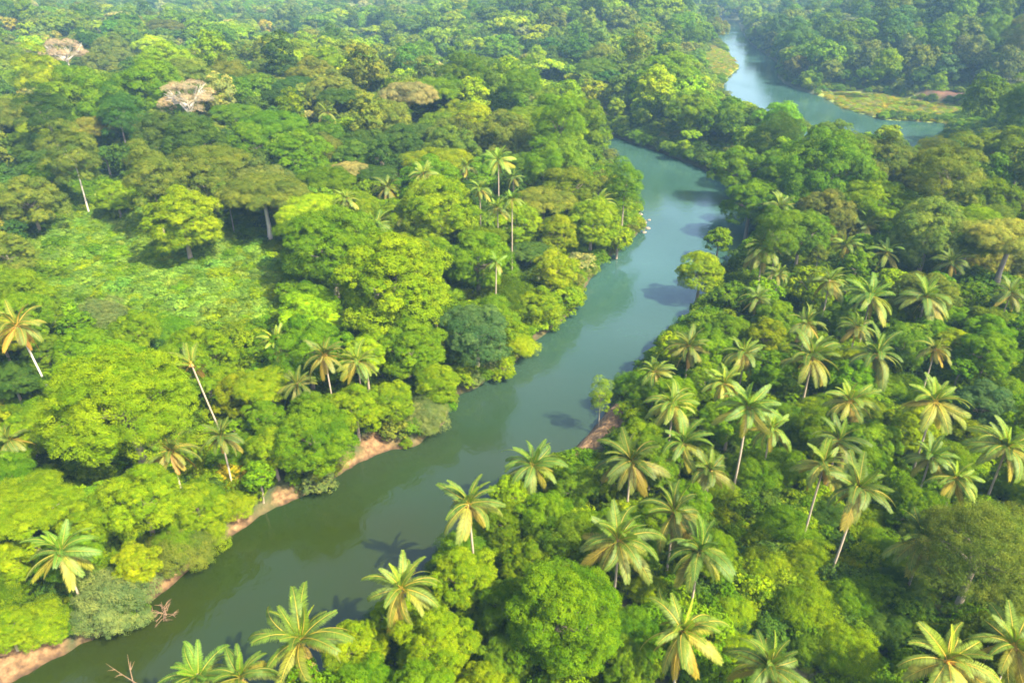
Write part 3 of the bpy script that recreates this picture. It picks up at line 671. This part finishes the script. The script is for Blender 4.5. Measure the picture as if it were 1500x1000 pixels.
# ------------------------------------------------------------------ labels
NAME = {'round': 'broadleaf_tree', 'spread': 'spreading_tree', 'dome': 'spreading_tree', 'tall': 'tall_tree', 'shrub': 'shrub', 'feather': 'feathery_tree', 'column': 'vine_clad_tree', 'dry': 'bare_tree'}
NOUN = {'round': 'round-crowned tree', 'spread': 'flat-crowned tree', 'dome': 'domed tree', 'tall': 'narrow tall tree', 'shrub': 'low bush', 'feather': 'feathery tree', 'column': 'vine-clad tree', 'dry': 'bare tree'}
LMS = list(PLACES) + [(a['lm'], a['px'], a['py']) for a in items + palms if a['lm']]
ORD = ['', 'second', 'third', 'fourth', 'fifth', 'sixth', 'seventh', 'eighth', 'ninth', 'tenth', 'eleventh', 'twelfth', 'thirteenth', 'fourteenth', 'fifteenth', 'sixteenth', 'seventeenth', 'eighteenth', 'nineteenth', 'twentieth']
def relation(a):
    best = min(LMS, key=lambda l: math.hypot((l[1] - a['px']) / (200 + l[2]), (l[2] - a['py']) * 1.6 / (200 + l[2])))
    dx, dy = a['px'] - best[1], (a['py'] - best[2]) * 1.4; w = math.degrees(math.atan2(-dy, dx)) % 360
    return ['right of', 'beyond and right of', 'beyond', 'beyond and left of', 'left of', 'before and left of', 'in front of', 'before and right of'][int((w + 22.5) // 45) % 8] + ' ' + best[0]
need = {}
for a in chosen + palms:
    if a['label']: continue
    if 'flag' in a: t = 'green palm with arching fronds ' + relation(a)
    else:
        sp = a['r']; size = 'small ' if sp < 3.2 and a['kind'] != 'shrub' else 'large ' if sp > 5.5 else ''
        t = size + TW[a['c']] + ' ' + NOUN[a['kind']] + ' ' + relation(a)
    need.setdefault(t, []).append(a)
for t, L in need.items():
    L.sort(key=lambda a: a['px'])
    for n, a in enumerate(L):
        a['label'] = t if len(L) == 1 else t + (', leftmost' if n == 0 else ', rightmost' if n == len(L) - 1 else ', ' + ORD[n] + ' from left' if len(t.split()) < 14 else ', ' + ORD[n])
GROUP = {'broadleaf_tree': 'round-crowned forest trees', 'spreading_tree': 'flat-crowned forest trees', 'tall_tree': 'tall narrow forest trees', 'shrub': 'bushes on banks and slopes',
         'feathery_tree': 'feathery trees of the right bank', 'bare_tree': 'dry pink trees of the left forest', 'palm_tree': 'coconut palms in the jungle'}

# ------------------------------------------------------------------ build the trees
NV = {'round': 5, 'spread': 3, 'tall': 3, 'shrub': 4, 'feather': 1, 'column': 1, 'dry': 2, 'dome': 1}
CM = {(k, v, l): crown_mesh(k, v + 1, l) for k, n in NV.items() for v in range(n) for l in (0, 1) if not (l == 1 and k in ('feather', 'column', 'dry', 'dome'))}
TRUNK = {'n': [limbs_mesh(s, M_BARK) for s in range(4)], 'p': [limbs_mesh(s + 9, M_PALE, .3, .8) for s in range(2)], 'd': [limbs_mesh(s + 19, M_PALE, .6, .8, True, .8) for s in range(2)]}
SRC = {}
for a in chosen:
    k = a['kind']; nm = NAME[k]; big_ = a['r'] * FPX / a['dep'] > 26 or k in ('feather', 'column', 'dry', 'dome')
    lod = 0 if big_ else 1; v = a['seed'] % NV[k]; me = CM[(k, v, lod)]
    x, y, z = a['pos']; r = a['r']; rz = a['seed'] % 628 / 100
    zs = r * (1 if a['hero'] else .9 + (a['seed'] % 31) / 100)
    if a['dep'] < 210 and k != 'shrub' or k == 'dry' or a.get('pale') or k == 'shrub' and lod == 0:
        root = link(nm, None, loc=(x, y, z - a['hc'])); root.empty_display_size = .5
        cr = link('crown', me, root, (0, 0, a['hc']), (0, 0, rz), (r, r, zs))
        tk = 'd' if k == 'dry' else 'p' if a.get('pale') else 'n'; tm = TRUNK[tk][a['seed'] % len(TRUNK[tk])]
        h = max(a['hc'], .6 * r) if k != 'shrub' else .35 * r
        w = r * (.55 if k in ('tall', 'column') else .5 if k == 'shrub' else .9)
        tr = link('trunk', tm, root, (0, 0, h), (0, 0, rz), (w, w, h))
    else:
        root = cr = link(nm, me, loc=(x, y, z), rot=(0, 0, rz), sc=(r, r, zs))
    cr['tint'] = [float(t) for t in a['tint']]
    root['label'] = a['label']; root['category'] = 'bush' if k == 'shrub' else 'tree'
    if nm in GROUP: root['group'] = GROUP[nm]
    SRC.setdefault((k, v, lod), cr)

PCROWN = [palm_crown_mesh(s) for s in range(11)]; PRAG = palm_crown_mesh(3, True)
gp = np.random.default_rng(55)
for n, q in enumerate(palms):
    s = q['r'] / 4.1; x, y, z = q['pos']; lx, ly = q['lean']; s = float(np.clip(s, .62, 1.35))
    base = np.array([x - lx, y - ly, 0.]); base[2] = max(hgt(base[0], base[1]), .2); hh = z - base[2]
    root = link('palm_tree', None, loc=tuple(base), rot=(0, 0, 0)); root.empty_display_size = .5
    tilt = Vector((lx, ly, hh)).normalized(); qr = Vector((0, 0, 1)).rotation_difference(tilt).to_euler()
    ln = math.sqrt(lx * lx + ly * ly + hh * hh); ts = max(.8, min(1.15, s))
    tr = link('trunk', (PTW if 'w' in q['flag'] else PTM)[n % 5], root, (0, 0, 0), qr, (ts, ts, ln))
    tint = [float(t) for t in np.array([1.0, 1.08, .8]) * np.exp(gp.normal(size=3) * .07) * math.exp(gp.normal() * .18)]
    top = (lx, ly, hh); tilt2 = (float(gp.normal() * .16), float(gp.normal() * .16), float(gp.uniform(0, 6.28)))
    if q['r'] * FPX / q['dep'] > 31 and q['label'] and 'r' not in q['flag']:
        for age, v, az, pi, fs, ro in palm_plan(n):
            if 'b' in q['flag']: az = 2.6 + math.sin(az) * 1.0
            mt = Matrix.Rotation(az, 3, 'Z') @ Matrix.Rotation(pi, 3, 'Y') @ Matrix.Rotation(ro, 3, 'X')
            f = link('frond', FMESH[(age, v)], root, top, mt.to_euler(), (s * fs,) * 3); f['tint'] = tint
            if age in ('old', 'dead'): f['label'] = 'drooping tan frond'
        cb = link('coconut_bunch', COCO, root, top, tilt2, (s, s, s))
    else:
        cr = link('crown', PRAG if 'r' in q['flag'] else PCROWN[n % 11], root, top, tilt2, (s, s, s)); cr['tint'] = tint
    root['label'] = q['label']; root['category'] = 'palm'; root['group'] = GROUP['palm_tree']

# ------------------------------------------------------------------ uncountable growth as scattered stuff
def gn_scatter(name, pts, rotz, sc, tint, idx, sources, label, category=None):
    n = len(pts); me = bpy.data.meshes.new(name); me.vertices.add(n); me.vertices.foreach_set('co', np.asarray(pts, np.float32).ravel())
    def A(nm, typ, arr, f='value'):
        a = me.attributes.new(nm, typ, 'POINT'); a.data.foreach_set(f, np.asarray(arr).ravel())
    A('variant', 'INT', np.asarray(idx, np.int32)); A('size', 'FLOAT_VECTOR', np.asarray(sc, np.float32), 'vector')
    A('turn', 'FLOAT_VECTOR', np.stack([np.zeros(n), np.zeros(n), rotz], 1).astype(np.float32), 'vector')
    A('tint', 'FLOAT_COLOR', np.hstack([tint, np.ones((n, 1))]).astype(np.float32), 'color')
    o = link(name, me); ng = bpy.data.node_groups.new(name, 'GeometryNodeTree')
    ng.interface.new_socket('Geometry', in_out='INPUT', socket_type='NodeSocketGeometry'); ng.interface.new_socket('Geometry', in_out='OUTPUT', socket_type='NodeSocketGeometry')
    gi, go = ng.nodes.new('NodeGroupInput'), ng.nodes.new('NodeGroupOutput'); jn = ng.nodes.new('GeometryNodeJoinGeometry')
    def NA(nm, dt):
        x = ng.nodes.new('GeometryNodeInputNamedAttribute'); x.data_type = dt; x.inputs[0].default_value = nm
        return next(s for s in x.outputs if s.enabled and s.name == 'Attribute')
    vi, vs, vt = NA('variant', 'INT'), NA('size', 'FLOAT_VECTOR'), NA('turn', 'FLOAT_VECTOR')
    for k, src in enumerate(sources):
        oi = ng.nodes.new('GeometryNodeObjectInfo'); oi.inputs['Object'].default_value = src; oi.transform_space = 'ORIGINAL'
        cp = ng.nodes.new('FunctionNodeCompare'); cp.data_type = 'INT'; cp.operation = 'EQUAL'
        ia, ib = [s for s in cp.inputs if s.type == 'INT' and s.enabled][:2]; ng.links.new(vi, ia); ib.default_value = k
        ip = ng.nodes.new('GeometryNodeInstanceOnPoints')
        ng.links.new(gi.outputs[0], ip.inputs['Points']); ng.links.new(cp.outputs[0], ip.inputs['Selection']); ng.links.new(oi.outputs['Geometry'], ip.inputs['Instance'])
        e = ng.nodes.new('FunctionNodeEulerToRotation'); ng.links.new(vt, e.inputs[0]); ng.links.new(e.outputs[0], ip.inputs['Rotation']); ng.links.new(vs, ip.inputs['Scale'])
        ng.links.new(ip.outputs[0], jn.inputs[0])
    ng.links.new(jn.outputs[0], go.inputs[0])
    md = o.modifiers.new('scatter', 'NODES'); md.node_group = ng
    o['kind'] = 'stuff'; o['label'] = label
    return o
keys = [kk for kk in SRC if kk[2] == 1]; kidx = {}
for n, kk in enumerate(keys): kidx.setdefault(kk[0], []).append(n)
def src_for(k, seed):
    L = kidx.get(k) or kidx['round']; return L[seed % len(L)]
rest = [a for a in rest if -60 < a['px'] < 1560 and a['py'] < 1080]
gn_scatter('forest', [a['pos'] for a in rest], [a['seed'] % 628 / 100 for a in rest], [(a['r'], a['r'], a['r'] * (.9 + (a['seed'] % 31) / 100)) for a in rest],
           np.array([a['tint'] for a in rest]), [src_for(a['kind'], a['seed']) for a in rest], [SRC[k] for k in keys], 'dense mass of mixed green jungle trees filling the banks and hills')
shr = [n for n, kk in enumerate(keys) if kk[0] == 'shrub'] or list(range(len(keys)))
def low_growth(name, label, y0, y1, sp, lo, hi, cols, test, lift=.25, vs=1.0):
    g = np.random.default_rng(len(name) * 13); Pp, rr = scatter(y0, y1, sp, g, lo, hi)
    m = test(Pp[:, 0], Pp[:, 1]); Pp, rr = Pp[m], rr[m]; z = land(Pp[:, 0], Pp[:, 1])
    x_, y_, d_ = proj(np.stack([Pp[:, 0], Pp[:, 1], z], 1)); m = (x_ > -60) & (x_ < 1560) & (y_ < 1120); Pp, rr, z = Pp[m], rr[m], z[m]
    tint = np.array([jitter(cols[int(g.integers(len(cols)))], g, .14) for _ in rr])
    gn_scatter(name, np.stack([Pp[:, 0], Pp[:, 1], z + rr * lift], 1), g.uniform(0, 6.28, len(rr)), np.stack([rr, rr, rr * vs], 1), tint,
               [shr[int(i)] for i in g.integers(len(shr), size=len(rr))], [SRC[k] for k in keys], label)
noclear = lambda x, y: (water_sd(x, y) > 1.3) & (sd_poly(CLEAR, x, y) > 0) & (sd_poly(DRYG, x, y) > 0) & np.all([np.hypot(x - a, y - b) > r + .9 for a, b, r in BANKW], 0)
low_growth('undergrowth', 'thick green undergrowth between the trunks and along the banks', 26, 330, 2.5, .9, 2.0, ['green', 'lime', 'mid', 'dark', 'green'], noclear)
low_growth('bank_growth', 'low green growth along the lagoon shore and below the hills', 240, 720, 3.4, 1.2, 2.3, ['green', 'mid', 'olive', 'lime', 'dark'], lambda x, y: (water_sd(x, y) > 1.2) & (water_sd(x, y) < 70) & (sd_poly(SPIT, x, y) > .5) & (sd_poly(RED, x, y) > .5) & (sd_poly(LBANKG, x, y) > 1))
low_growth('ground_cover', 'low leafy plants carpeting the clearing', 100, 260, 1.35, .8, 1.6, ['carpet', 'carpet', 'carpet', 'lime', 'green'], lambda x, y: (sd_poly(CLEAR, x, y) < 1.5) & (sd_poly(DRYG, x, y) > 0), .2)
low_growth('meadow_grass', 'yellow-green tall grass on the lagoon spit and bank', 280, 640, 2.0, .7, 1.3, ['pale', 'yellow', 'limey', 'limey'], lambda x, y: (water_sd(x, y) > .4) & ((sd_poly(SPIT, x, y) < -.5) | (sd_poly(LBANKG, x, y) < 0)) & (sd_poly(RED, x, y) > 1), .05, .55)

# ------------------------------------------------------------------ pale boulders by the bend
def boulders():
    import bmesh
    m, nt, out = mat('pale_rock'); p = N(nt, 'ShaderNodeBsdfPrincipled'); p.inputs['Roughness'].default_value = .9
    tc = N(nt, 'ShaderNodeTexCoord'); nt.links.new(ramp(nt, noise(nt, 2.5, 6, tc.outputs['Object']), [(.3, (.15, .11, .085)), (.7, (.31, .25, .20))]), p.inputs['Base Color']); nt.links.new(p.outputs[0], out.inputs[0])
    for n, (px, py, r) in enumerate([(937,316,1.0),(943,325,1.4),(949,334,.9),(936,330,1.2),(951,322,.7),(944,340,.8)]):
        bm = bmesh.new(); bmesh.ops.create_icosphere(bm, subdivisions=3, radius=1); g = np.random.default_rng(n)
        k = g.uniform(1.5, 3, 3); o_ = g.uniform(0, 6, 3)
        for v in bm.verts:
            q = 1 + .16 * math.sin(v.co.x * k[0] * 2 + o_[0]) * math.cos(v.co.y * k[1] * 2 + o_[1]) + .10 * math.sin(v.co.z * k[2] * 4 + o_[2] + v.co.x * 3); v.co *= q; v.co.z *= .6
        me = bpy.data.meshes.new('boulder'); bm.to_mesh(me); bm.free(); me.materials.append(m)
        c = at(px, py, .1); o = link('boulder', me, loc=(c[0], c[1], max(hgt(c[0], c[1]), -.1) + r * .1), rot=(0, 0, n * 1.3), sc=(r * .75, r * .6, r * .7))
        o['label'] = 'pale boulder on the small rocky beach below the river bend'; o['category'] = 'rock'; o['group'] = 'boulders of the pale rocky beach'
boulders()
# ------------------------------------------------------------------ driftwood
def branches(name, px, py, n, L, seed, label, up=.3):
    g = np.random.default_rng(seed); c = at(px, py, .1); Pp = []
    for i in range(n):
        a = g.uniform(0, 6.28); ln = L * g.uniform(.5, 1.0); d = np.array([math.cos(a), math.sin(a), up * g.uniform(.1, 1.2)]); s = g.normal(size=3) * .35; s[2] = -.15
        mid = s + d * ln * .5 + g.normal(size=3) * .12; Pp.append(tube([s, mid, s + d * ln], [.05, .032, .01], 5))
        for q in range(3):
            b = a + g.uniform(-1, 1); st = s + d * ln * g.uniform(.4, .9); Pp.append(tube([st, st + np.array([math.cos(b), math.sin(b), g.uniform(0, .6)]) * ln * .35], [.035, .01], 4))
    V, F = join(Pp); o = link(name, mesh_np(name, V, F, [M_TWIG], smoothf=True), loc=tuple(c)); o['label'] = label; o['category'] = 'driftwood'; return o
branches('fallen_branch', 238, 899, 16, 1.7, 4, 'tangled reddish dead branches lying in the water beside the grey-green dome bush')
branches('dead_stick', 203, 992, 2, 2.2, 8, 'bare dead stick poking up from the bottom edge of the water', 2.2)

# ------------------------------------------------------------------ haze
def haze():
    import bmesh
    bm = bmesh.new(); bmesh.ops.create_cube(bm, size=1); me = bpy.data.meshes.new('haze'); bm.to_mesh(me); bm.free()
    m, nt, out = mat('haze'); v = N(nt, 'ShaderNodeVolumePrincipled'); v.inputs['Color'].default_value = (.34, .62, 1, 1); v.inputs['Density'].default_value = .0002; v.inputs['Anisotropy'].default_value = 0
    nt.links.new(v.outputs[0], out.inputs['Volume']); me.materials.append(m)
    o = link('haze', me, loc=(0, 1300, 65), sc=(5400, 2960, 140)); o['kind'] = 'stuff'; o['label'] = 'thin bluish haze over the distant forest'
haze()
print('trees', len(chosen), 'palms', len(palms), 'rest', len(rest), 'objects', len(bpy.data.objects))
